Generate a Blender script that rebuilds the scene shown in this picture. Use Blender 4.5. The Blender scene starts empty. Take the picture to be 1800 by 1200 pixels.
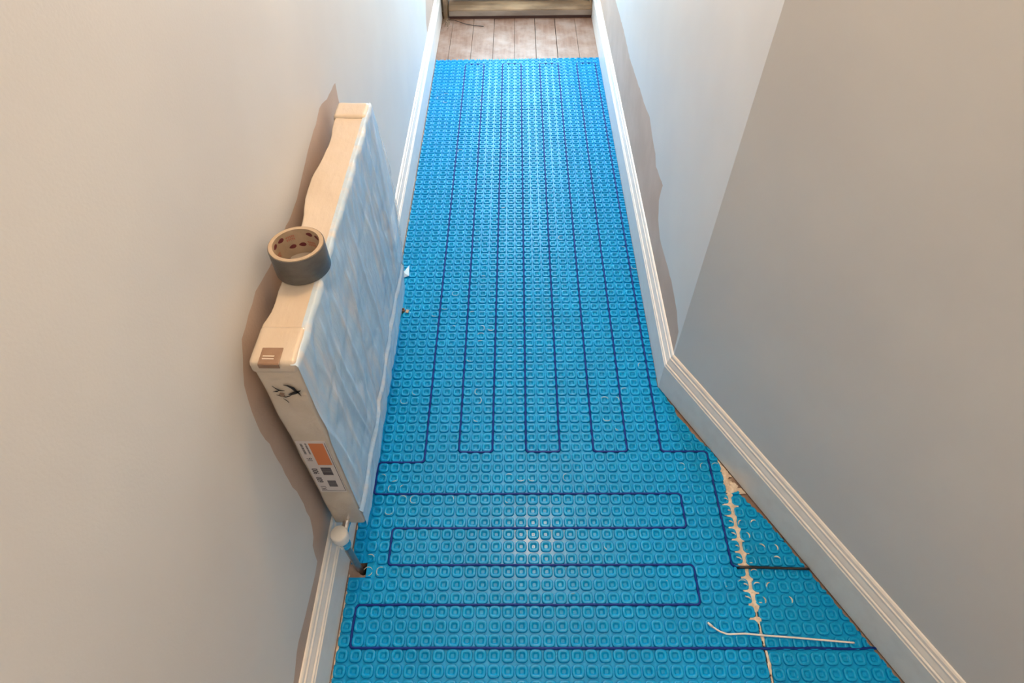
import bpy, bmesh, math, random
from mathutils import Vector, Matrix, noise
from mathutils.geometry import delaunay_2d_cdt
random.seed(7)
sc = bpy.context.scene
C = bpy.context.scene.collection
P = 0.03                                   # stud pitch of the floor membrane

# ------------------------------------------------------------------ camera
CP = Vector((0.4024, -2.9822, 1.4561)); YAW, PIT, ROL, F = -0.0178073, 0.8846971, -0.0191874, 1076.0
fw = Vector((math.sin(YAW)*math.cos(PIT), math.cos(YAW)*math.cos(PIT), -math.sin(PIT)))
rr = Vector((math.cos(YAW), -math.sin(YAW), 0)); uu = rr.cross(fw)
R_ = math.cos(ROL)*rr + math.sin(ROL)*uu; U_ = -math.sin(ROL)*rr + math.cos(ROL)*uu
cam = bpy.data.cameras.new('camera'); co = bpy.data.objects.new('camera', cam); C.objects.link(co)
co.matrix_world = Matrix(((R_.x, U_.x, -fw.x, CP.x), (R_.y, U_.y, -fw.y, CP.y), (R_.z, U_.z, -fw.z, CP.z), (0, 0, 0, 1)))
cam.sensor_fit = 'HORIZONTAL'; cam.sensor_width = 36; cam.lens = F/1800*36; cam.clip_start = 0.01
sc.camera = co

# ------------------------------------------------------------------ light
w = bpy.data.worlds.new('sky'); sc.world = w; w.use_nodes = True
w.node_tree.nodes['Background'].inputs[0].default_value = (0.55, 0.75, 1.0, 1)
w.node_tree.nodes['Background'].inputs[1].default_value = 1.0
def area(name, loc, rot, sx, sy, power, col, spread=math.pi):
    l = bpy.data.lights.new(name, 'AREA'); l.shape = 'RECTANGLE'; l.size = sx; l.size_y = sy; l.energy = power; l.color = col; l.spread = spread
    o = bpy.data.objects.new(name, l); C.objects.link(o); o.location = loc; o.rotation_euler = rot; return o
# daylight outside the glazed door at the end of the corridor
area('daylight', (0.41, 0.68, 1.20), (math.radians(-90), 0, 0), 0.62, 1.7, 64, (0.68, 0.88, 1.0))
def bulb(name, loc, power, col, rad):
    l = bpy.data.lights.new(name, 'POINT'); l.energy = power; l.color = col; l.shadow_soft_size = rad
    o = bpy.data.objects.new(name, l); C.objects.link(o); o.location = loc; return o
bulb('ceiling_bulb', (0.50, -1.30, 2.80), 60, (1.0, 0.60, 0.29), 0.055)
bulb('near_fill_light', (1.10, -3.45, 2.60), 23, (1.0, 0.82, 0.64), 0.12)  # unseen fill added behind the camera to brighten the near walls
sc.view_settings.view_transform = 'Standard'; sc.view_settings.look = 'None'
sc.view_settings.gamma = 1; sc.view_settings.use_curve_mapping = False; sc.view_settings.exposure = 0.0

# ------------------------------------------------------------------ helpers
def tag(o, label=None, cat=None, group=None, kind=None):
    if label: o['label'] = label
    if cat: o['category'] = cat
    if group: o['group'] = group
    if kind: o['kind'] = kind
    return o
def empty(name, loc):
    o = bpy.data.objects.new(name, None); C.objects.link(o); o.location = loc; o.empty_display_size = .03; return o
def mat(name, col, rough=.6, col2=None, nscale=20, detail=4, bump=0, bscale=60, metal=0, spec=.5, coat=0, alpha=1, stretch=(1,1,1), lo=.4, hi=.65):
    m = bpy.data.materials.new(name); m.use_nodes = True; nt = m.node_tree; b = nt.nodes['Principled BSDF']
    b.inputs['Base Color'].default_value = (*col, 1); b.inputs['Roughness'].default_value = rough
    b.inputs['Metallic'].default_value = metal; b.inputs['Specular IOR Level'].default_value = spec
    b.inputs['Coat Weight'].default_value = coat; b.inputs['Coat Roughness'].default_value = .10; b.inputs['Alpha'].default_value = alpha
    tc = nt.nodes.new('ShaderNodeTexCoord'); mp = nt.nodes.new('ShaderNodeMapping'); mp.inputs['Scale'].default_value = stretch
    nt.links.new(tc.outputs['Object'], mp.inputs['Vector'])
    if col2:
        n = nt.nodes.new('ShaderNodeTexNoise'); n.inputs['Scale'].default_value = nscale; n.inputs['Detail'].default_value = detail
        r = nt.nodes.new('ShaderNodeValToRGB'); r.color_ramp.elements[0].position = lo; r.color_ramp.elements[1].position = hi
        r.color_ramp.elements[0].color = (*col, 1); r.color_ramp.elements[1].color = (*col2, 1)
        nt.links.new(mp.outputs[0], n.inputs['Vector']); nt.links.new(n.outputs['Fac'], r.inputs['Fac']); nt.links.new(r.outputs[0], b.inputs['Base Color'])
    if bump:
        n = nt.nodes.new('ShaderNodeTexNoise'); n.inputs['Scale'].default_value = bscale; n.inputs['Detail'].default_value = 5
        bp = nt.nodes.new('ShaderNodeBump'); bp.inputs['Strength'].default_value = bump; bp.inputs['Distance'].default_value = .004
        nt.links.new(mp.outputs[0], n.inputs['Vector']); nt.links.new(n.outputs['Fac'], bp.inputs['Height']); nt.links.new(bp.outputs[0], b.inputs['Normal'])
    return m
class MB:
    def __init__(s): s.v = []; s.f = []; s.mi = []
    def add(s, vs, fs, mi=0):
        o = len(s.v); s.v += [tuple(v) for v in vs]; s.f += [tuple(i+o for i in f) for f in fs]; s.mi += [mi]*len(fs)
    def box(s, x0, x1, y0, y1, z0, z1, mi=0):
        s.add([(x0,y0,z0),(x1,y0,z0),(x1,y1,z0),(x0,y1,z0),(x0,y0,z1),(x1,y0,z1),(x1,y1,z1),(x0,y1,z1)],
              [(0,3,2,1),(4,5,6,7),(0,1,5,4),(1,2,6,5),(2,3,7,6),(3,0,4,7)], mi)
    def tube(s, path, r, n=8, mi=0, caps=True):
        path = [Vector(p) for p in path]; k = len(path); rs = r if isinstance(r, list) else [r]*k
        vs = []; prev = None
        for i, p in enumerate(path):
            t = (path[min(i+1,k-1)] - path[max(i-1,0)]).normalized()
            a = prev if prev is not None else (Vector((0,0,1)) if abs(t.z) < .9 else Vector((1,0,0)))
            a = (a - t*a.dot(t)).normalized(); prev = a; b = t.cross(a)
            for j in range(n):
                th = 2*math.pi*j/n; vs.append(p + rs[i]*(math.cos(th)*a + math.sin(th)*b))
        fs = [(i*n+j, i*n+(j+1)%n, (i+1)*n+(j+1)%n, (i+1)*n+j) for i in range(k-1) for j in range(n)]
        if caps: fs += [tuple(range(n))[::-1], tuple(range((k-1)*n, k*n))]
        s.add(vs, fs, mi)
    def lathe(s, prof, c=(0,0,0), n=40, mi=0, closed=False):   # prof = (radius, z) around vertical axis
        k = len(prof); vs = [(c[0]+r*math.cos(2*math.pi*j/n), c[1]+r*math.sin(2*math.pi*j/n), c[2]+z) for r, z in prof for j in range(n)]
        rng = range(k) if closed else range(k-1)
        fs = [(i*n+j, i*n+(j+1)%n, ((i+1)%k)*n+(j+1)%n, ((i+1)%k)*n+j) for i in rng for j in range(n)]
        if not closed: fs += [tuple(range(n))[::-1], tuple(range((k-1)*n, k*n))]
        s.add(vs, fs, mi)
    def prism(s, poly, axis, a0, a1, mi=0):                    # poly in the two other axes
        n = len(poly); vs = []
        for a in (a0, a1):
            for p, q in poly: vs.append((a,p,q) if axis == 0 else (p,a,q) if axis == 1 else (p,q,a))
        s.add(vs, [tuple(range(n))[::-1], tuple(range(n,2*n))] + [(i,(i+1)%n,n+(i+1)%n,n+i) for i in range(n)], mi)
    def build(s, name, mats, parent=None, smooth=False, bevel=0, seg=2, angle=None, recalc=True):
        me = bpy.data.meshes.new(name); me.from_pydata(s.v, [], s.f)
        for m in (mats if isinstance(mats, list) else [mats]): me.materials.append(m)
        me.polygons.foreach_set('material_index', s.mi)
        if recalc:
            bm = bmesh.new(); bm.from_mesh(me); bmesh.ops.recalc_face_normals(bm, faces=bm.faces); bm.to_mesh(me); bm.free()
        if smooth: me.polygons.foreach_set('use_smooth', [True]*len(me.polygons))
        me.update(); o = bpy.data.objects.new(name, me); C.objects.link(o)
        if parent: o.parent = parent
        if bevel:
            b = o.modifiers.new('bevel', 'BEVEL'); b.width = bevel; b.segments = seg; b.limit_method = 'ANGLE'; b.angle_limit = math.radians(35)
        if angle: me.set_sharp_from_angle(angle=math.radians(angle))
        return o
def pip(x, y, poly):
    c = False; n = len(poly); j = n-1
    for i in range(n):
        if (poly[i][1] > y) != (poly[j][1] > y) and x < (poly[j][0]-poly[i][0])*(y-poly[i][1])/(poly[j][1]-poly[i][1])+poly[i][0]: c = not c
        j = i
    return c
def fbm(x, y, z=0): return noise.fractal(Vector((x, y, z)), 1.0, 2.0, 3)
def fillet(pts, r, k=5):
    out = [Vector(pts[0])]
    for i in range(1, len(pts)-1):
        a, b, c = Vector(pts[i-1]), Vector(pts[i]), Vector(pts[i+1]); d1 = (a-b).normalized(); d2 = (c-b).normalized()
        p, q = b+d1*r, b+d2*r
        for t in range(k+1):
            t /= k; out.append((1-t)**2*p + 2*t*(1-t)*b + t*t*q)
    out.append(Vector(pts[-1])); return out
def resample(pts, step):
    out = []
    for a, b in zip(pts[:-1], pts[1:]):
        n = max(1, round((Vector(b)-Vector(a)).length/step))
        out += [Vector(a).lerp(Vector(b), i/n) for i in range(n)]
    return out + [Vector(pts[-1])]

# ------------------------------------------------------------------ materials
M = {}
M['paint'] = mat('wall_paint', (.66,.655,.645), .55, (.70,.695,.68), 3, 3, .05, 240)
M['plaster'] = mat('bare_plaster', (.50,.385,.315), .8, (.56,.44,.37), 7, 5, .12, 160)
M['gloss'] = mat('gloss_paint', (.84,.82,.785), .32, (.80,.775,.74), 30, 4, .03, 90)
M['ceil'] = mat('ceiling_paint', (.8,.8,.79), .8)
M['blue'] = mat('blue_plastic', (.0,.285,.62), .36, (.0,.315,.68), 9, 3, .35, 130, spec=.16, coat=.20)
M['blue'].node_tree.nodes['Principled BSDF'].inputs['Coat Roughness'].default_value = .17
M['cable'] = mat('cable_blue', (.002,.026,.22), .5, spec=.2)
M['black'] = mat('black_sleeve', (.006,.006,.008), .35)
M['adh'] = mat('adhesive', (.58,.48,.38), .8, (.76,.68,.58), 60, 5, .6, 150)
M['card'] = mat('cardboard', (.57,.49,.395), .42, (.62,.545,.455), 14, 5, .7, 40, coat=.8, stretch=(1,.4,1))
M['steel'] = mat('radiator_enamel', (.78,.79,.80), .35)
M['film'] = mat('plastic_film', (.56,.74,.93), .22, (.86,.80,.75), 34, 5, .7, 50, alpha=.82, spec=.7, stretch=(1,1,.22), lo=.50, hi=.82)
M['filmt'] = mat('plastic_film_thin', (.62,.74,.85), .2, None, bump=.6, bscale=40, alpha=.45, spec=.7)
M['paper'] = mat('label_paper', (.62,.58,.57), .6)
M['orange'] = mat('label_orange', (.62,.20,.07), .6)
M['ink'] = mat('label_ink', (.07,.06,.07), .6)
M['torn'] = mat('torn_dark', (.012,.010,.010), .7)
M['brownp'] = mat('brown_tape', (.24,.15,.10), .35, (.30,.20,.14), 30)
M['whitep'] = mat('white_print', (.62,.55,.48), .5)
M['tape'] = mat('duct_tape', (.105,.10,.095), .34, (.13,.125,.12), 40, 4, .12, 240, stretch=(1,1,3))
M['core'] = mat('tape_core', (.42,.33,.23), .6, (.48,.38,.28), 40)
M['red'] = mat('core_print_red', (.50,.10,.07), .6)
M['maroon'] = mat('core_print_maroon', (.16,.03,.04), .6)
M['chrome'] = mat('chrome', (.75,.75,.76), .16, metal=1)
M['pipe'] = mat('pipe_metal', (.36,.33,.32), .3, (.30,.24,.21), 60, metal=.8)
M['cap'] = mat('cap_plastic', (.78,.76,.73), .45)
M['copper'] = mat('copper', (.55,.22,.12), .3, metal=.9)
M['rubble'] = mat('rubble', (.20,.15,.11), .9, (.45,.38,.30), 90)
M['oldwood'] = mat('weathered_sill', (.19,.14,.09), .75, (.42,.33,.22), 16, 8, .5, 60, stretch=(.25,1,1))
M['grime'] = mat('sill_riser', (.24,.205,.175), .75, (.36,.32,.275), 18, 7, .4, 80, stretch=(.25,1,1))
M['door'] = mat('door_paint', (.42,.45,.43), .5, (.36,.38,.36), 12, 5)
M['whitecable'] = mat('white_cable', (.78,.74,.70), .4)
M['sill_shadow'] = mat('painted_sill_shadow', (.075,.035,.028), .7)  # shade under the sill, painted as dark maroon
M['scrap'] = mat('film_scrap', (.34,.50,.66), .3, alpha=.9)
M['dark'] = mat('void_dark', (.02,.015,.012), .9)
m = bpy.data.materials.new('glass'); m.use_nodes = True; nt = m.node_tree; nt.nodes.clear()
o_ = nt.nodes.new('ShaderNodeOutputMaterial'); mx = nt.nodes.new('ShaderNodeMixShader'); t_ = nt.nodes.new('ShaderNodeBsdfTransparent'); g_ = nt.nodes.new('ShaderNodeBsdfGlossy')
g_.inputs['Roughness'].default_value = .02; mx.inputs[0].default_value = .07
nt.links.new(t_.outputs[0], mx.inputs[1]); nt.links.new(g_.outputs[0], mx.inputs[2]); nt.links.new(mx.outputs[0], o_.inputs[0]); M['glass'] = m
# floorboards: worn reddish boards with grain, dusty patches
m = mat('floorboards', (.3,.2,.15), .5, spec=.4); nt = m.node_tree; b = nt.nodes['Principled BSDF']
tc = nt.nodes['Texture Coordinate']; mp = nt.nodes['Mapping']; mp.inputs['Scale'].default_value = (9, 1.1, 1)
n1 = nt.nodes.new('ShaderNodeTexNoise'); n1.inputs['Scale'].default_value = 6; n1.inputs['Detail'].default_value = 8; nt.links.new(mp.outputs[0], n1.inputs['Vector'])
r1 = nt.nodes.new('ShaderNodeValToRGB'); r1.color_ramp.elements[0].position = .3; r1.color_ramp.elements[1].position = .72
r1.color_ramp.elements[0].color = (.20,.115,.08,1); r1.color_ramp.elements[1].color = (.29,.195,.15,1); nt.links.new(n1.outputs['Fac'], r1.inputs['Fac'])
n2 = nt.nodes.new('ShaderNodeTexNoise'); n2.inputs['Scale'].default_value = 7; n2.inputs['Detail'].default_value = 7; n2.inputs['Roughness'].default_value = .65; nt.links.new(tc.outputs['Object'], n2.inputs['Vector'])
r2 = nt.nodes.new('ShaderNodeValToRGB'); r2.color_ramp.elements[0].position = .42; r2.color_ramp.elements[1].position = .68; nt.links.new(n2.outputs['Fac'], r2.inputs['Fac'])
mxc = nt.nodes.new('ShaderNodeMix'); mxc.data_type = 'RGBA'; mxc.inputs['B'].default_value = (.36,.285,.245,1)
nt.links.new(r2.outputs[0], mxc.inputs['Factor']); nt.links.new(r1.outputs[0], mxc.inputs['A']); nt.links.new(mxc.outputs['Result'], b.inputs['Base Color'])
bp = nt.nodes.new('ShaderNodeBump'); bp.inputs['Strength'].default_value = .25; bp.inputs['Distance'].default_value = .003; nt.links.new(n1.outputs['Fac'], bp.inputs['Height']); nt.links.new(bp.outputs[0], b.inputs['Normal'])
M['boards'] = m

# ------------------------------------------------------------------ setting
XL, XR, SK = -.02, .821, .018            # wall planes, skirting thickness
Y0, Y1, ZC = -3.9, .56, 2.95
C0 = Vector((XR, -1.962)); AD = Vector((.4700, -.8827)).normalized()   # corner where the right wall turns, direction of angled wall
AN = Vector((AD.y, -AD.x))                # points into the room
if AN.x > 0: AN = -AN
def along(s): return C0 + AD*s
SEND = (Y0 - C0.y)/AD.y
XA = along(SEND).x
def jag(poly, amp=.004, step=.02):
    out = []
    pts = poly + [poly[0]]
    for a, b in zip(pts[:-1], pts[1:]):
        n = max(1, int(math.dist(a, b)/step))
        for i in range(n):
            t = i/n; x = a[0]+(b[0]-a[0])*t; y = a[1]+(b[1]-a[1])*t
            d = fbm(x*30, y*30)*amp; out.append((x+d, y+fbm(x*30, y*30, 9)*amp))
    return out
def patched_wall(name, outer, patches, to3, inward):
    ptl = list(outer); ed = [(i, (i+1) % len(outer)) for i in range(len(outer))]
    for p in patches:
        o = len(ptl); ptl += p; ed += [(o+i, o+(i+1) % len(p)) for i in range(len(p))]
    vs, _, fs, *_ = delaunay_2d_cdt([Vector(p) for p in ptl], ed, [], 0, 1e-6)
    b = MB(); keep = []; mi = []
    for f in fs:
        cx = sum(vs[i].x for i in f)/len(f); cy = sum(vs[i].y for i in f)/len(f)
        if not pip(cx, cy, outer): continue
        keep.append(f); mi.append(1 if any(pip(cx, cy, p) for p in patches) else 0)
    b.v = [to3(v.x, v.y) for v in vs]; b.f = keep; b.mi = mi
    o = b.build(name, [M['paint'], M['plaster']], recalc=False); me = o.data
    me.update()
    if me.polygons[0].normal.dot(Vector(inward)) < 0: me.flip_normals()
    s = o.modifiers.new('thick', 'SOLIDIFY'); s.thickness = .1; s.offset = -1
    return tag(o, kind='structure')
lp = [(-1.66,.04),(-1.64,.45),(-1.628,.711),(-1.618,.744),(-1.685,.751),(-1.775,.767),(-1.82,.759),(-1.89,.752),(-1.961,.742),(-2.033,.728),(-2.095,.731),(-2.224,.737),(-2.297,.75),(-2.39,.742),(-2.44,.69),
      (-2.464,.617),(-2.464,.549),(-2.469,.458),(-2.471,.359),(-2.476,.284),(-2.499,.239),(-2.515,.235),(-2.53,.183),(-2.573,.18),(-2.64,.191),(-2.687,.199),(-2.751,.18),(-2.9,.17),(-3.2,.165),(-3.2,.04)]
lp2 = [(-.05,.04),(-.044,.155),(-.042,.2),(.025,.273),(.2,.3),(.5,.31),(.5,.04)]
patched_wall('wall_left', [(Y0,0),(Y1,0),(Y1,ZC),(Y0,ZC)], [jag(lp), jag(lp2)], lambda a, z: (XL, a, z), (1,0,0))
rp = [(.45,.04),(.45,.35),(-.21,.356),(-.484,.363),(-.72,.355),(-.963,.374),(-1.084,.383),(-1.201,.399),(-1.3,.379),(-1.358,.371),(-1.393,.35),(-1.509,.367),(-1.503,.306),(-1.541,.264),(-1.6,.242),(-1.789,.258),(-1.893,.248),(-1.944,.225),(-1.952,.166),(-1.952,.04)]
patched_wall('wall_right', [(C0.y,0),(Y1,0),(Y1,ZC),(C0.y,ZC)], [jag(rp)], lambda a, z: (XR, a, z), (-1,0,0))
o = patched_wall('wall_right_near', [(0,0),(SEND,0),(SEND,ZC),(0,ZC)], [], lambda s, z: (*along(s), z), (AN.x, AN.y, 0))
patched_wall('wall_back', [(XL,0),(XA,0),(XA,ZC),(XL,ZC)], [], lambda a, z: (a, Y0, z), (0,1,0))
DX0, DX1, DZ = .03, .805, 2.05
b = MB(); b.box(XL, DX0, Y1, Y1+.1, 0, ZC); b.box(DX1, XR, Y1, Y1+.1, 0, ZC); b.box(DX0, DX1, Y1, Y1+.1, DZ, ZC)
tag(b.build('wall_far', M['paint']), kind='structure')
poly = [(XL-.1,Y1+.1),(XL-.1,Y0-.1),(XA+.1,Y0-.1),(XR+.12,C0.y),(XR+.12,Y1+.1)]
b = MB(); b.prism(poly, 2, ZC, ZC+.08); tag(b.build('ceiling', M['ceil']), kind='structure')
# floorboards running down the corridor, one mesh, with a round hole by the radiator pipe
b = MB(); HX, HY, HR = .0465, -2.482, .0155
edges = [-.05,.0585,.1695,.28,.388,.4955,.604,.711,.822,.93,1.04,1.15,1.26,1.37,1.48,1.59,1.70,1.81,1.92]
for i, (x0, x1) in enumerate(zip(edges[:-1], edges[1:])):
    g = [.0008,.0009,.0012,.0010,.0009,.0022,.0010][i % 7]; dz = random.uniform(-.0012, 0)
    if i == 0:
        circ = [(HX-.012+HR*math.cos(a*math.pi/12)*.9, HY+HR*math.sin(a*math.pi/12)) for a in range(24)]
        circ = [(min(x, x1-g-.002), y) for x, y in circ]
        out = [(x0+g, Y0),(x1-g, Y0),(x1-g, Y1+.05),(x0+g, Y1+.05)]; ptl = out+circ; n = len(out)
        ed = [(k, (k+1) % n) for k in range(n)] + [(n+k, n+(k+1) % 24) for k in range(24)]
        vs, _, fs, *_ = delaunay_2d_cdt([Vector(p) for p in ptl], ed, [], 0, 1e-6)
        fs = [f for f in fs if not pip(sum(vs[k].x for k in f)/3, sum(vs[k].y for k in f)/3, circ)]
        b.add([(v.x, v.y, 0) for v in vs], fs)
        b.add([(x, y, 0) for x, y in circ]+[(x, y, -.028) for x, y in circ], [(k, 24+k, 24+(k+1) % 24, (k+1) % 24) for k in range(24)])
        b.add([(x1-g, Y0, 0),(x1-g, Y1+.05, 0),(x1-g, Y1+.05, -.02),(x1-g, Y0, -.02)], [(0,1,2,3)])
    else: b.box(x0+g, x1-g, Y0, Y1+.05, -.02, dz)
b.box(-.12, 2.05, Y0-.1, Y1+.1, -.06, -.03, 1)
tag(b.build('floor', [M['boards'], M['dark']], recalc=False), kind='structure')

# skirting boards
prof = [(0,0),(SK,0),(SK,.104),(SK-.0025,.1065),(SK-.0012,.110),(SK-.0018,.1135),(SK-.0048,.1155),(SK-.0052,.120),(SK-.0085,.131),(SK-.0088,.1365),(SK-.0115,.1385),(SK-.0125,.146),(SK-.015,.1495),(0,.1505)]
def skirting(name, path, normals, lo=0.0):
    b = MB(); n = len(prof); vs = []
    for (x, y), (nx, ny) in zip(path, normals):
        for t, z in prof: vs.append((x+nx*t, y+ny*t, max(z, lo)))
    k = len(path)
    fs = [(i*n+j, i*n+(j+1) % n, (i+1)*n+(j+1) % n, (i+1)*n+j) for i in range(k-1) for j in range(n)] + [tuple(range(n)), tuple(range((k-1)*n, k*n))[::-1]]
    b.add(vs, fs); return tag(b.build(name, M['gloss']), kind='structure')
skirting('baseboard_left', [(XL, Y0),(XL, .47)], [(1,0),(1,0)], .0035)
nr = Vector((-1, 0)); mit = (nr+AN); mit = mit/ mit.dot(nr) 
skirting('baseboard_right', [(XR, .47),(C0.x, C0.y)], [(-1,0), (mit.x, mit.y)], .0035)
g = C0 + AD*.0006
skirting('baseboard_right_near', [(g.x, g.y), tuple(along(SEND))], [(mit.x+AD.x*.0, mit.y), (AN.x, AN.y)], .005)

# door at the far end with its sill
d = empty('door_1', (.41, .53, .075)); tag(d, kind='structure')
def child(o, p):
    o.parent = p; o.matrix_parent_inverse = Matrix.Translation(-p.location); return o
b = MB(); b.box(DX0+.03, DX0+.13, .515, .555, .082, 2.0); b.box(DX1-.125, DX1-.025, .515, .555, .082, 2.0); b.box(DX0+.13, DX1-.125, .515, .555, .082, .27); b.box(DX0+.13, DX1-.125, .515, .555, 1.88, 2.0)
child(b.build('door_frame', M['door'], bevel=.003), d)
b = MB(); b.box(DX0+.13, DX1-.125, .532, .537, .27, 1.88); child(b.build('glass_pane', M['glass']), d)
b = MB(); b.box(.008, .028, .462, .478, .0, 2.05); b.box(.772, .790, .500, .514, .078, 2.05); b.box(.0, .03, .50, .56, 0, 2.05); b.box(.79, .803, .50, .56, 0, 2.05); b.box(.0, .803, .50, .56, 2.0, 2.05)
tag(b.build('trim_2', M['oldwood'], bevel=.002), kind='structure')
b = MB(); b.box(.036, .802, .468, .50, 0, .0155, 2); b.prism([(.50,0),(.50,.013),(.461,.016),(.459,.043),(.6,.043),(.6,0)], 0, .036, .802, 1)  # first box is a dark strip standing in for shadow below the riser
b.prism([(.459,.043),(.461,.050),(.470,.058),(.485,.064),(.515,.068),(.6,.068),(.6,.043)], 0, .036, .802, 0)
tag(b.build('trim_1', [M['oldwood'], M['grime'], M['sill_shadow']], bevel=.002), kind='structure')
b = MB()
for i in range(150):
    t = random.random(); x = random.uniform(.002, .04); y = .47-abs(random.gauss(0, .05)); r = random.uniform(.001, .0045)
    if y > .455 and x > .03: continue
    vs = [Vector((random.gauss(0,1), random.gauss(0,1), random.gauss(0,1))).normalized()*r*random.uniform(.7,1.2)+Vector((x,y,r*.6)) for _ in range(8)]
    bmx = bmesh.new(); [bmx.verts.new(v) for v in vs]; bmesh.ops.convex_hull(bmx, input=bmx.verts); bmx.verts.index_update()
    live = [v for v in bmx.verts if v.link_faces]; ix = {v: k for k, v in enumerate(live)}
    b.add([v.co for v in live], [tuple(ix[v] for v in f.verts) for f in bmx.faces]); bmx.free()
tag(b.build('plaster_rubble', M['rubble']), 'brown plaster crumbs piled in the far left corner beside the door sill', 'rubble', kind='stuff')
b = MB(); pts = [(.031,.451,.006),(.069,.430,.009),(.100,.411,.007),(.132,.394,.004),(.178,.379,.003),(.224,.371,.0028)]
b.tube(resample(fillet(pts, .012), .01), .0017, 6)
tag(b.build('loose_wire', M['black'], smooth=True), 'thin dark loose wire lying on the bare boards at the far left', 'wire')

# ------------------------------------------------------------------ studded membrane
def ring(a, c, z):
    out = []
    for q, (sx, sy) in enumerate(((1,1),(-1,1),(-1,-1),(1,-1))):
        for k in range(4):
            th = math.pi/2*q + math.pi/6*k
            out.append((sx*(a-c)+c*math.cos(th), sy*(a-c)+c*math.sin(th), z))
    return out
RINGS = [(.0136,.0086,.0006),(.0131,.0086,.0040),(.0127,.0084,.0052),(.0119,.0079,.0058),(.0094,.0055,.0059),(.0074,.0038,.0057),(.0064,.0031,.0046),(.0050,.0023,.0024),(.0036,.0016,.0008),(.0020,.0009,.0005)]
SV = [v for r in RINGS for v in ring(*r)] + [(0,0,.0020)]
NR = len(RINGS); SF = [(i*16+j, i*16+(j+1) % 16, (i+1)*16+(j+1) % 16, (i+1)*16+j) for i in range(NR-1) for j in range(16)] + [((NR-1)*16+j, (NR-1)*16+(j+1) % 16, NR*16) for j in range(16)]
def clip(poly, a, bb, c):                 # keep a*x+b*y<=c
    out = []
    for i in range(len(poly)):
        p, q = poly[i], poly[(i+1) % len(poly)]; dp = a*p[0]+bb*p[1]-c; dq = a*q[0]+bb*q[1]-c
        if dp <= 0: out.append(p)
        if (dp < 0) != (dq < 0) and dp != dq:
            t = dp/(dp-dq); out.append(tuple(p[k]+(q[k]-p[k])*t for k in range(3)))
    return out
def membrane(name, poly, ou, ov, skip, us, vs_, seed):
    rnd = random.Random(seed); b = MB(); cs = []
    n = len(poly); area2 = sum(poly[i][0]*poly[(i+1) % n][1]-poly[(i+1) % n][0]*poly[i][1] for i in range(n)); sg = 1 if area2 > 0 else -1
    hp = []
    for i in range(n):
        p, q = poly[i], poly[(i+1) % n]; dx, dy = q[0]-p[0], q[1]-p[1]; L = math.hypot(dx, dy); hp.append((sg*dy/L, -sg*dx/L, sg*(dy*p[0]-dx*p[1])/L, p, q))
    for r in range(*vs_):
        for u in range(*us):
            cx = (u+.5+ou)*P; cy = -(r+ov)*P
            if (u, r) in skip: continue
            cor = [(cx+sx*.0135, cy+sy*.0135) for sx in (-1,1) for sy in (-1,1)]
            ins = [pip(x, y, poly) for x, y in cor]
            if not any(ins): continue
            dz = rnd.uniform(.95, 1.05); tx = rnd.gauss(0, .014); ty = rnd.gauss(0, .014)
            V = [(cx+x, cy+y, z*dz+(x*tx+y*ty if z > .003 else 0)) for x, y, z in SV]
            if all(ins): b.add(V, SF); continue
            cuts = []
            for a, bb, c, p, q in hp:
                if any(a*x+bb*y > c for x, y in cor):
                    dx, dy = q[0]-p[0], q[1]-p[1]; L2 = dx*dx+dy*dy
                    t = max(0, min(1, ((cx-p[0])*dx+(cy-p[1])*dy)/L2))
                    if math.hypot(p[0]+t*dx-cx, p[1]+t*dy-cy) < .0185: cuts.append((a, bb, c))
            for f in SF:
                pl = [V[i] for i in f]
                for c in cuts:
                    pl = clip(pl, *c)
                    if len(pl) < 3: break
                if len(pl) >= 3: b.add(pl, [tuple(range(len(pl)))])
    # base sheet with a little thickness
    ptl = [Vector(p) for p in poly]; vs, _, fs, *_ = delaunay_2d_cdt(ptl, [(i, (i+1) % n) for i in range(n)], [], 0, 1e-6)
    fs = [f for f in fs if pip(sum(vs[k].x for k in f)/3, sum(vs[k].y for k in f)/3, poly)]
    b.add([(v.x, v.y, .0011) for v in vs], fs)
    b.add([(*p, .0011) for p in poly]+[(*p, .0001) for p in poly], [(i, (i+1) % n, n+(i+1) % n, n+i) for i in range(n)])
    me = bpy.data.meshes.new(name); me.from_pydata(b.v, [], b.f); me.materials.append(M['blue'])
    me.polygons.foreach_set('use_smooth', [True]*len(me.polygons)); me.update()
    o = bpy.data.objects.new(name, me); C.objects.link(o); return o
def skx(y, inset): return C0.x + (C0.y-y)/(-AD.y)*AD.x - inset       # x of the near right skirting face
INS = SK/abs(AN.x)
e = [(27.15,65.9),(27.42,66.9),(27.9,67.9),(28.04,68.7),(28.45,69.3),(28.80,70.05),(29.1,70.6),(29.5,71.2),(29.95,71.8),(30.4,72.4),(30.78,73.2),(30.95,74.5),(30.93,76.2),(30.95,99)]
XRM = XR-SK-.0012
poly = [(.001,.002),(.001,-82.0*P-.012),(.040,-82.0*P-.008),(.040,-83.42*P),(.001,-83.42*P),(.001,-99*P)] + [(u*P, -v*P) for u, v in e[::-1]] + [(XRM,-65.45*P),(XRM,.008)]
poly = [(x if i in (0,1,2,3,4,5) else x, y) for i, (x, y) in enumerate(poly)]
mm = membrane('floor_membrane', poly, 0, 0, {(0,83)}, (0,31), (0,99), 1)
tag(mm, 'long blue studded plastic membrane covering the corridor floor under the heating cable', 'floor membrane')
p2 = [(31.15,76.75),(31.15,99)]
p2 = [(31.15*P,-76.6*P),(31.15*P,-99*P),(skx(-99*P,INS+.006),-99*P),(skx(-79*P,INS+.006),-79*P),(skx(-77*P,INS+.014),-77.1*P),(31.9*P,-76.3*P)]
mm = membrane('floor_membrane', p2, 31.1, .17, set(), (0,18), (75,99), 2)
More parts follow.
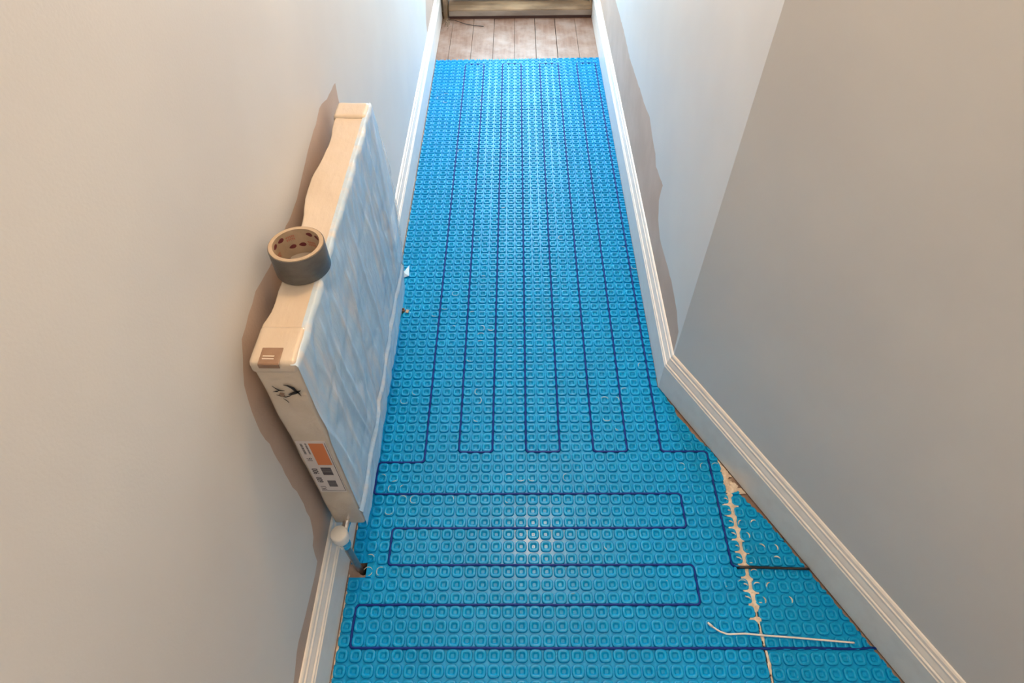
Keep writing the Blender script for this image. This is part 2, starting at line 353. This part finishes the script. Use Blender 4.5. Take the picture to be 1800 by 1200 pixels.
tag(mm, 'smaller blue studded membrane offcut right of the cream adhesive seam, against the angled skirting', 'floor membrane')

# ------------------------------------------------------------------ heating cable
L = [5,8,11,14,17,20,23,26]
pts = [(39.5,88.5),(1,88.5),(1,85.5),(27,85.5),(27,82.5),(3,82.5),(3,79.5),(27,79.5),(27,76.5),(1,76.5),(1,73.5),(5,73.5)]
for k in range(8):
    if k % 2 == 0: pts += [(L[k],1.5),(L[k+1],1.5)]
    elif k < 7: pts += [(L[k],72.5),(L[k+1],72.5)]
pts += [(26,72.5),(30,72.5),(30,82.45),(30.35,82.75)]
pts = [(u*P, -v*P, .0038) for u, v in pts]
path = resample(fillet(pts[:-1], .0105), .03) + [Vector(pts[-1])]
for i, p in enumerate(path):
    if 0 < i < len(path)-1: p.x += random.gauss(0, .00035); p.y += random.gauss(0, .00035)
hc = empty('heating_cable', (30.35*P, -82.75*P, 0)); tag(hc, 'dark blue heating cable looped back and forth between the membrane studs', 'heating cable')
b = MB(); b.tube(path, .0029, 8); child(b.build('heated_length', M['cable'], smooth=True), hc)
b = MB(); b.tube(resample([(.9105,-2.4825,.0042),(.918,-2.4825,.0085),(.943,-2.4825,.0094),(.982,-2.484,.0095),(1.075,-2.487,.0098)], .02), .0032, 8)
s = child(b.build('cold_lead', M['black'], smooth=True), hc); s['label'] = 'thick black cold lead'
b = MB(); b.tube(resample(fillet([(.8195,-2.6095,.014),(.829,-2.616,.0105),(.840,-2.6225,.0085),(.856,-2.628,.0082),(.894,-2.6265,.0084),(.942,-2.631,.0088),(.99,-2.634,.0088),(1.125,-2.645,.0086)], .006), .01), .0020, 8)
wc = empty('sensor_cable', (.85,-2.625,0)); tag(wc, 'thin white cable end resting on the studs at bottom right', 'cable')
child(b.build('sheath', M['whitecable'], smooth=True), wc)
b = MB(); b.tube([(.8150,-2.606,.0158),(.8195,-2.6095,.0140),(.8255,-2.6135,.0118)], [.0022,.0030,.0026], 8)
child(b.build('sensor_tip', M['whitecable'], smooth=True), wc)

# ------------------------------------------------------------------ adhesive
def blotch(name, x0, x1, y0, y1, fn, step, label, cat='adhesive', m='adh'):
    nx = int((x1-x0)/step)+1; ny = int((y1-y0)/step)+1; b = MB(); idx = {}
    H = [[fn(x0+i*step, y0+j*step) for i in range(nx)] for j in range(ny)]
    for j in range(ny-1):
        for i in range(nx-1):
            q = [(i,j),(i+1,j),(i+1,j+1),(i,j+1)]
            if sum(H[b_][a_] > 0 for a_, b_ in q) < 3: continue
            f = []
            for k in q:
                if k not in idx: idx[k] = len(b.v); h = H[k[1]][k[0]]; b.v.append((x0+k[0]*step, y0+k[1]*step, max(.0003, h)))
                f.append(idx[k])
            b.f.append(tuple(f)); b.mi.append(0)
    o = b.build(name, M[m], smooth=True, recalc=False)
    return tag(o, label, cat, kind='stuff')
def seam(x, y):
    u, v = x/P, -y/P
    cu = 31.05 + .12*fbm(v*.7, 3.1)
    if v < 76.6:                                     # blob by the skirting
        edge = skx(y, INS)/P
        lim = 30.85 if v > 74.2 else 30.7
        wd = fbm(u*2.2, v*2.2, 5)*.30
        if u < lim+wd*.5 or u > edge-.05: return -1
        if v < 73.4+wd: return -1
        if v > 75.0 and u > edge-.35+wd and v < 76: return -1
        return .004+.0025*fbm(u*3, v*3)
    wdt = (.26 if v < 86 else .10 if v < 91 else .05) + .10*fbm(u*.1, v*1.5, 2)
    fr = abs((v % 1)-.5)
    if abs(v-88.5) < .14 or u < 30.25: return -1
    if v < 86.7 and fr < .20+.1*fbm(u, v*2, 4): 
        if cu-.62-.35*fbm(0, round(v)*1.3, 7) < u < cu+.35+.4*fbm(0, round(v)*1.7, 1): return .0042*(1-fr*2)+.0012
    d = abs(u-cu)
    if d < wdt: return .0056*(1-.5*(d/wdt)**2)+.0008*fbm(u*5, v*5)
    return -1
blotch('tile_adhesive', 30.1*P, 33.5*P, -95*P, -72.8*P, seam, .0016, 'ragged cream tile adhesive squeezed up along the membrane seam at lower right')
def ledge(x, y):
    v = -y/P; a = fbm(1, v*1.1, 3)+.35*(1 if v > 84 else -.3)
    wv = .0022+.0045*max(0, a) if a > 0 else 0
    return .0016 if (x < .0+wv and a > 0) else -1
blotch('tile_adhesive', .0002, .010, -2.96, -.05, ledge, .0013, 'thin crumbly line of cream adhesive along the left skirting foot')
# dried smears on stud rims
b = MB()
def smear(u, v, a0, a1, r=.0098, z=.0061, wd=.0008, cxo=0):
    cx, cy = (math.floor(u)+.5)*P, -round(v)*P; pth = []
    for k in range(9):
        t = math.radians(a0+(a1-a0)*k/8); pth.append((cx+r*math.cos(t)*(1+.06*abs(math.sin(2*t))), cy+r*math.sin(t)*(1+.06*abs(math.sin(2*t))), z))
    b.tube(pth, [wd*(.25+.75*math.sin(math.pi*(k+.5)/9)) for k in range(9)], 6)
SM = [(9,58,-60,100),(10,58,190,330),(9,59,20,170),(9,60,60,150),(8.5,62,200,300),(9,66,100,260),(9,67,-80,60),(9,69,200,280),(21,67,20,160),(22,67,-20,80),(21,69,190,330),(22,70,200,260),(25,63,100,200),(23,66,60,150),
      (27,74,20,110),(29,74,100,200),(30,74,40,160),(27,74,300,330),(12,75,40,140),(14,75,200,300),(13,75,210,330),(1,75,30,100),(2,75,250,330),(2,76,120,200),(3,76,100,160),(3,77,20,130),(4,77,90,300),(7,77,0,60),(2,78,200,330),
      (2,83,60,120),(1,83,20,170),(1,83,280,350),(2,83,100,250),(1,82,20,120),(12,77,200,260),(20,81,190,250),(24,84,40,60),(30,84,30,150),(29,84,200,220),(2,11,20,160),(1.5,12,90,260),(2,13,200,320),(7,13,-30,60),(4,56,200,300),(25,46,30,100),(9,50,240,300),(6,58,40,90)]
for s in SM: smear(*s)
for k in range(14): smear(random.uniform(0,27), random.uniform(20,95), random.uniform(0,360), random.uniform(0,360), wd=.0006)
tag(b.build('dried_adhesive', M['adh'], smooth=True), 'small white crescents of dried adhesive scattered on the blue studs', 'adhesive', kind='stuff')
b = MB()
for (u, r) in [(31.6,79.2),(31.6,80.2),(32.6,81.2),(33.6,82.2),(32.6,79.2),(31.6,83.2),(32.6,84.2),(31.6,84.2),(31.6,85.2),(33.6,81.2),(33.6,85.2)]:
    a0 = random.uniform(-40, 100); cx, cy = u*P, -r*P
    pth = [(cx+.0098*math.cos(math.radians(a0+12*k)), cy+.0098*math.sin(math.radians(a0+12*k)), .006) for k in range(9)]
    b.tube(pth, [.0016*(.25+.75*math.sin(math.pi*(k+.5)/9)) for k in range(9)], 6)
for r in range(77, 86):
    if r == 83: continue
    x0, y0 = 30.86*P, -(r+.12)*P; L_ = random.uniform(.5, 1); pth = [(x0-.0125*L_*k/5, y0+.0085*L_*k/5+.001*math.sin(k), .0062+.0006*math.sin(k*.6)) for k in range(6)]
    b.tube(pth, [.0017*(.2+.8*math.sin(math.pi*(k+.6)/6.4)) for k in range(6)], 6)
tag(b.build('dried_adhesive', M['adh'], smooth=True), 'cream adhesive smudges on the studs either side of the membrane seam', 'adhesive', kind='stuff')

# ------------------------------------------------------------------ wrapped radiator
RW, RH, RT = .362, .575, .055
rad = empty('wrapped_radiator', (.060, -2.080, .170)); rad.rotation_euler = (0, math.radians(1.2), 0)
tag(rad, 'radiator on the left wall still in cardboard and cloudy plastic film', 'radiator')
b = MB()                                   # fluted steel panel
prof_ = []; n = 22
for i in range(n):
    y = -RW+.012+(2*RW-.024)*i/n; wv = (2*RW-.024)/n
    prof_ += [(-.003, y+wv*.1),(-.003, y+wv*.55),(-.009, y+wv*.7),(-.009, y+wv*.95)]
prof_ = prof_ + [(-.040, RW-.012),(-.040, -RW+.012)]
b.prism(prof_, 2, .006, RH-.02); b.build('steel_panel', M['steel'], rad)
def card(name, y0, y1, z0, z1, x0, x1, bev, seed, shape=None):
    nx, ny, nz = [max(1, round(d/.012)) for d in (x1-x0, y1-y0, z1-z0)]
    bmx = bmesh.new(); key = {}
    def V(i, j, k):
        if (i, j, k) not in key:
            y = y0+(y1-y0)*j/ny; z = z0+(z1-z0)*k/nz; x = x0+(x1-x0)*i/nx
            key[(i, j, k)] = bmx.verts.new((x+fbm(y*16+seed, z*9)*.0025-(shape(y)*(1-i/nx) if shape else 0), y, z+fbm(x*20, y*14+seed, 3)*.0018))
        return key[(i, j, k)]
    for i in range(nx):
        for j in range(ny):
            for k in (0, nz): bmx.faces.new([V(i,j,k), V(i+1,j,k), V(i+1,j+1,k), V(i,j+1,k)])
    for i in range(nx):
        for k in range(nz):
            for j in (0, ny): bmx.faces.new([V(i,j,k), V(i+1,j,k), V(i+1,j,k+1), V(i,j,k+1)])
    for j in range(ny):
        for k in range(nz):
            for i in (0, nx): bmx.faces.new([V(i,j,k), V(i,j+1,k), V(i,j+1,k+1), V(i,j,k+1)])
    bmesh.ops.recalc_face_normals(bmx, faces=bmx.faces)
    me = bpy.data.meshes.new(name); bmx.to_mesh(me); bmx.free(); me.materials.append(M['card']); me.polygons.foreach_set('use_smooth', [True]*len(me.polygons))
    o = bpy.data.objects.new(name, me); C.objects.link(o); o.parent = rad
    bv = o.modifiers.new('bevel', 'BEVEL'); bv.width = bev; bv.segments = 4; bv.limit_method = 'ANGLE'; bv.angle_limit = math.radians(50); return o
card('top_protector', -RW+.02, RW-.02, RH-.03, RH-.001, -.059, .0035, .004, 1, lambda y: .012*math.exp(-((y-.07)/.075)**2)+.004*math.exp(-((y-.30)/.05)**2)+.008*math.exp(-((y+.29)/.02)**2))
# end caps: full-height end with a thicker block wrapping over the top corner
for sg, nm in ((-1, 'end_cap'), (1, 'end_cap')):
    o = card(nm, *(sorted((sg*RW, sg*(RW-.016)))), 0, RH-.004, -.0635, .004, .006, 5+sg)
    tp = card('corner_block', *(sorted((sg*(RW+.0015), sg*(RW-(.074 if sg < 0 else .060))))), RH-.022, RH+.004, -.067, .0045, .008, 9+sg); tp.parent = o; o['label'] = 'near cardboard end cap' if sg < 0 else 'far cardboard end cap'
# middle packing block where the tape roll sits: slightly wider shoulder
# wall brackets
for y in (-.22, .22):
    b = MB(); b.box(-.0785, -.038, y-.014, y+.014, .08, .50); o = b.build('wall_bracket', M['steel'], rad)
# plastic film over the front, folded at the bottom and hanging loose at the far end
b = MB(); NU, NV = 150, 90
wr = random.Random(5); WR = [(-.05+.085*k+wr.uniform(-.02,.02), wr.uniform(-.02,.16), wr.uniform(.002,.0045), wr.uniform(.006,.011)) for k in range(12)]
def filmpt(i, j):
    u = i/NU; v = j/NV                     # u along length, v from over the top edge to the bottom
    y = -RW-.0015 + (2*RW+.003)*u
    w1 = fbm(y*9, v*3, 1)*.0022; w2 = abs(math.sin((y*22+v*7)+3*fbm(y*4, v*4, 8)))*.0028; w3 = fbm(y*45+v*16, v*9, 4)*.0014
    edge = min(1, min(u, 1-u)*14)
    if v < .05:
        t = v/.05; return Vector((-.004+.009*t, y, RH+.0008 - (.0 if t < .9 else .001) + w3*.5))
    t = (v-.05)/.95; z = RH-.001 - t*(RH+.004)
    x = .0065 + (w1+w2+w3)*edge
    x += .0035*max(0, 1-((t-.93)/.10)**2)*(.6+.4*fbm(y*6, 2)) if t > .83 else 0
    fd = .885-.03*u                        # long fold line parallel to the bottom
    x += .003*math.exp(-((t-fd)/.007)**2) - .0045*math.exp(-((t-fd+.022)/.010)**2)
    for y0_, sl, am, wd in WR: x += am*math.exp(-((u-(y0_+sl*t+.02*math.sin(5*t+y0_*20)))/wd)**2)*math.sin(math.pi*min(1, t*1.15))
    if u > .7: x += .014*((u-.7)/.3)**2*math.sin(math.pi*min(1, t*1.02))
    z += .004*fbm(y*14, 7)*t
    return Vector((x, y, z))
b.add([filmpt(i, j) for j in range(NV+1) for i in range(NU+1)], [(j*(NU+1)+i, j*(NU+1)+i+1, (j+1)*(NU+1)+i+1, (j+1)*(NU+1)+i) for j in range(NV) for i in range(NU)])
fl = b.build('plastic_film', M['film'], rad, smooth=True)
b = MB()                                    # loose bag end past the far edge
NA, NB = 10, 50
def flap(i, j):
    a = i/NA; t = j/NB; z = RH-.03-t*(RH-.02); wd = .018+.050*math.sin(math.pi*min(1, .15+t*.8))
    y = RW + a*wd; x = .004+.016*math.sin(math.pi*min(1,t)) - a*.012 + .004*math.sin(t*17+a*4) + .003*fbm(t*6, a*3)
    return (x, y, z)
b.add([flap(i, j) for j in range(NB+1) for i in range(NA+1)], [(j*(NA+1)+i, j*(NA+1)+i+1, (j+1)*(NA+1)+i+1, (j+1)*(NA+1)+i) for j in range(NB) for i in range(NA)])
o = b.build('film_flap', M['filmt'], fl, smooth=True)
# label on the near end
EY = -RW-.0016
b = MB(); b.box(-.0555, -.0035, EY-.0004, EY+.0012, .160, .357); lab = b.build('shipping_label', M['paper'], rad); lab['label'] = 'white paper size label with orange block'
def onlab(name, x0, x1, z0, z1, m):
    b = MB(); b.box(x0, x1, EY-.0007, EY-.00035, z0, z1); return b.build(name, m, lab)
b = MB(); b.box(-.0515, -.0475, EY-.0006, EY-.0004, .1640, .1646); 
def frame_lines():
    b = MB()
    for x0, x1, z0, z1 in [(-.0060,-.0050,.166,.351),(-.052,-.005,.1655,.1665)]: b.box(x0, x1, EY-.0006, EY-.0004, z0, z1)
    b.build('border_line', M['ink'], lab)
frame_lines()
onlab('orange_block', -.0345, -.0085, .272, .350, M['orange'])
random.seed(3)
for (zz0, zz1, xx0, xx1) in [(.232,.262,-.0335,-.0145),(.184,.209,-.0325,-.0165)]:
    z = zz0; b = MB()
    while z < zz1:
        t = random.choice([.0007,.0012,.0019]); b.box(xx0, xx1, EY-.0007, EY-.0004, z, min(z+t, zz1)); z += t+random.choice([.0006,.0010])
    b.build('barcode', M['ink'], lab)
def text(name, s, size, x, z, m, parent, ydir=EY-.0007, bold=0):
    cu = bpy.data.curves.new(name, 'FONT'); cu.body = s; cu.size = size; cu.extrude = .0001; cu.offset = bold; cu.align_x = 'LEFT'
    to = bpy.data.objects.new(name, cu); C.objects.link(to)
    dg = bpy.context.evaluated_depsgraph_get(); me = bpy.data.meshes.new_from_object(to.evaluated_get(dg)); C.objects.unlink(to); bpy.data.objects.remove(to)
    # reading direction +Z, letter tops towards -X, facing -Y
    for v in me.vertices: px, py, pz = v.co; v.co = (x-py, ydir-pz, z+px)
    me.materials.clear(); me.materials.append(m); o = bpy.data.objects.new(name, me); C.objects.link(o); o.parent = parent; return o
text('lettering', 'K1', .0150, -.0405, .170, M['ink'], lab)
text('lettering', '600', .0150, -.0405, .201, M['ink'], lab, bold=.0002)
text('lettering', '900', .0150, -.0405, .236, M['ink'], lab, bold=.0002)
text('lettering', '16', .0140, -.0405, .285, M['ink'], lab)
for k in range(2):
    b = MB(); z = .312
    while z < .349:
        t = random.uniform(.0015,.004); b.box(-.0495+.0085*k, -.0455+.0075*k, EY-.0007, EY-.0004, z, z+t*.8); z += t+.0012
    b.build('small_print', M['ink'], lab)
# brown tape patch over the near top corner, with two pale lines
b = MB(); b.box(-.0505, -.0195, -RW-.003, -RW+.028, RH+.0040, RH+.0056); b.box(-.0505, -.0195, -RW-.0042, -RW-.0026, RH-.004, RH+.0052)
st = b.build('brown_sticker', M['brownp'], rad, bevel=.001); st['label'] = 'brown sticker with two pale lines'
b = MB(); b.box(-.046, -.029, -RW+.0055, -RW+.0075, RH+.0055, RH+.0061); b.box(-.046, -.029, -RW+.0105, -RW+.0125, RH+.0055, RH+.0061)
b.build('pale_stripe', M['whitep'], st)
# torn hole in the end cap
random.seed(11)
b = MB()
def star(cx, cz, rx, rz, n, sp, y, th=.0004):
    pl = []
    for k in range(n):
        a = 2*math.pi*k/n; r = (1+sp*random.uniform(.3,1)) if k % 2 else random.uniform(.55,.8); pl.append((cx+rx*r*math.cos(a), cz+rz*r*math.sin(a)))
    b.prism(pl, 1, y-th, y)
def crack(pts, w0, y):
    n = len(pts); up = []; dn = []
    for i, (x, z) in enumerate(pts):
        a = pts[max(i-1,0)]; c = pts[min(i+1,n-1)]; dx, dz = c[0]-a[0], c[1]-a[1]; L_ = math.hypot(dx, dz); w_ = w0*math.sin(math.pi*(i+.15)/(n-.7))*random.uniform(.6,1.3)
        up.append((x-dz/L_*w_, z+dx/L_*w_)); dn.append((x+dz/L_*w_, z-dx/L_*w_))
    for i in range(n-1): b.prism([up[i], up[i+1], dn[i+1], dn[i]], 1, y-.0004, y)
yy = EY-.0003
crack([(-.028,.527),(-.022,.525),(-.016,.519),(-.013,.511),(-.010,.505),(-.008,.497)], .0024, yy)
crack([(-.005,.512),(-.010,.509),(-.015,.506),(-.021,.503),(-.027,.501)], .0030, yy)
crack([(-.046,.524),(-.042,.517),(-.037,.512),(-.030,.511)], .0013, yy)
crack([(-.049,.508),(-.043,.509),(-.038,.512)], .0011, yy)
crack([(-.046,.500),(-.040,.497),(-.033,.494),(-.026,.497),(-.021,.501)], .0016, yy)
crack([(-.038,.490),(-.034,.484),(-.032,.478)], .0008, yy)
tn = b.build('torn_hole', M['torn'], rad); tn['label'] = 'dark torn cracks in the wrapping'
b = MB(); star(-.037, .500, .0048, .0052, 10, .2, EY-.0003, .0009); 
b.build('torn_cardboard', M['brownp'], tn)

# scrap of film stuck to the mat behind the radiator
b = MB(); pl = [(.002,-1.492),(.016,-1.486),(.029,-1.455),(.034,-1.508),(.010,-1.522),(.001,-1.515)]
cx, cy = .016, -1.497
b.add([(x, y, .0072+.002*math.sin(i*2.1)) for i, (x, y) in enumerate(pl)]+[(cx, cy, .0115)], [(i, (i+1) % 6, 6) for i in range(6)])
o = b.build('film_scrap', M['scrap'], smooth=False); sd = o.modifiers.new('thick', 'SOLIDIFY'); sd.thickness = .0005
tag(o, 'small crumpled scrap of pale film on the blue studs beside the left skirting', 'film scrap')

# ------------------------------------------------------------------ roll of tape on the radiator
rx, ry, rz = .0425, -2.2365, .7455
roll = empty('duct_tape_roll', (rx, ry, rz)); roll.rotation_euler = (math.radians(-1.5), math.radians(.6), 0)
tag(roll, 'roll of grey duct tape lying on top of the wrapped radiator', 'tape roll')
b = MB(); b.lathe([(.0395,.0005),(.0448,.0004),(.0452,.0012),(.0452,.0488),(.0448,.0496),(.0395,.0495)], n=72, closed=True); b.build('tape_winding', M['tape'], roll, smooth=True, angle=40)
b = MB(); b.lathe([(.0372,0),(.0396,0),(.0436,.0497),(.0434,.0506),(.0372,.0506)], n=72, closed=True); cr = b.build('cardboard_core', M['core'], roll, smooth=True, angle=40)
def oncore(bld, th, z, shape, rr_=.03705):   # shape: polygon in (arc mm, z mm) placed inside the core
    vs = [((rr_)*math.cos(th+px/rr_), rr_*math.sin(th+px/rr_), z+pz) for px, pz in shape]; vs += [(v[0]*1.012, v[1]*1.012, v[2]) for v in vs]
    n = len(shape); bld.add(vs, [tuple(range(n)), tuple(range(n,2*n))[::-1]]+[(i, (i+1) % n, n+(i+1) % n, n+i) for i in range(n)])
br, bmn = MB(), MB()
drop = [(.0055*math.cos(a)*(1 if math.cos(a) < 0 else 1.25), .0042*math.sin(a)*(1-.35*max(0, math.cos(a)))) for a in [k*math.pi/7 for k in range(14)]]
for k in range(7):
    th = math.radians(20+k*51.4)
    oncore(bmn, th, .040 if k % 2 else .018, drop); oncore(bmn, th+.45, .018 if k % 2 else .040, drop)
    for row in range(2):
        for c in range(5):
            zz = (.022 if k % 2 else .042)-row*.0055; x = (c-2)*.0030
            oncore(br, th+(-.0 if k % 2 else 0)+.02, zz-.004+(0 if k % 2 else -.004)+.004, [(x-.0012, -.002),(x-.0004, -.002),(x-.0004, .0012),(x+.0012, .0012),(x+.0012, .002),(x-.0012, .002)])
for c in range(7):
    for row in range(2):
        x = c*.0030; oncore(bmn, math.radians(228), .012-row*.004, [(x,0),(x+.0016,0),(x+.0016,.0026),(x,.0026)])
br.build('red_lettering', M['red'], cr); bmn.build('maroon_marks', M['maroon'], cr)

# ------------------------------------------------------------------ radiator valve and pipe
vx, vy = .0235, -2.483
va = empty('radiator_valve', (vx, vy, 0)); tag(va, 'capped radiator valve on its upright metal pipe at the near end of the radiator', 'radiator valve')
b = MB(); b.tube([(0,0,-.03),(0,0,.05),(0,0,.160)], .0078, 20); b.build('pipe', M['pipe'], va, smooth=True, angle=50)
b = MB(); b.lathe([(.0085,.142),(.0125,.144),(.0130,.150),(.0130,.158),(.0115,.161),(.0125,.163),(.0125,.172),(.0110,.176)], n=24); b.tube([(0,.004,.166),(0,.030,.168),(.002,.048,.170)], [.0085,.0085,.0095], 16)
b.v = [(x, y, z+.008) for x, y, z in b.v]; b.build('valve_body', M['chrome'], va, smooth=True, angle=40)
b = MB(); b.lathe([(.0135,.176),(.0165,.179),(.0176,.184),(.0180,.205),(.0172,.2085),(.0155,.2100)], n=36); b.v = [(x, y, z+.008) for x, y, z in b.v]; b.build('cap', M['cap'], va, smooth=True, angle=50)
# copper tail of the second pipe
cpp = empty('copper_pipe_stub', (.0325,-1.668,0)); tag(cpp, 'short cut copper pipe end poking up at the membrane edge under the radiator', 'pipe')
b = MB(); b.lathe([(.0042,.0005),(.0042,.016),(.0062,.016),(.0062,.0005)], n=20, closed=True); b.build('pipe_end', M['copper'], cpp, smooth=True, angle=40)
b = MB(); b.prism([(.008,-.006),(.017,-.008),(.019,.004),(.009,.006)], 2, .0058, .0082); b.build('masking_tab', M['core'], cpp)
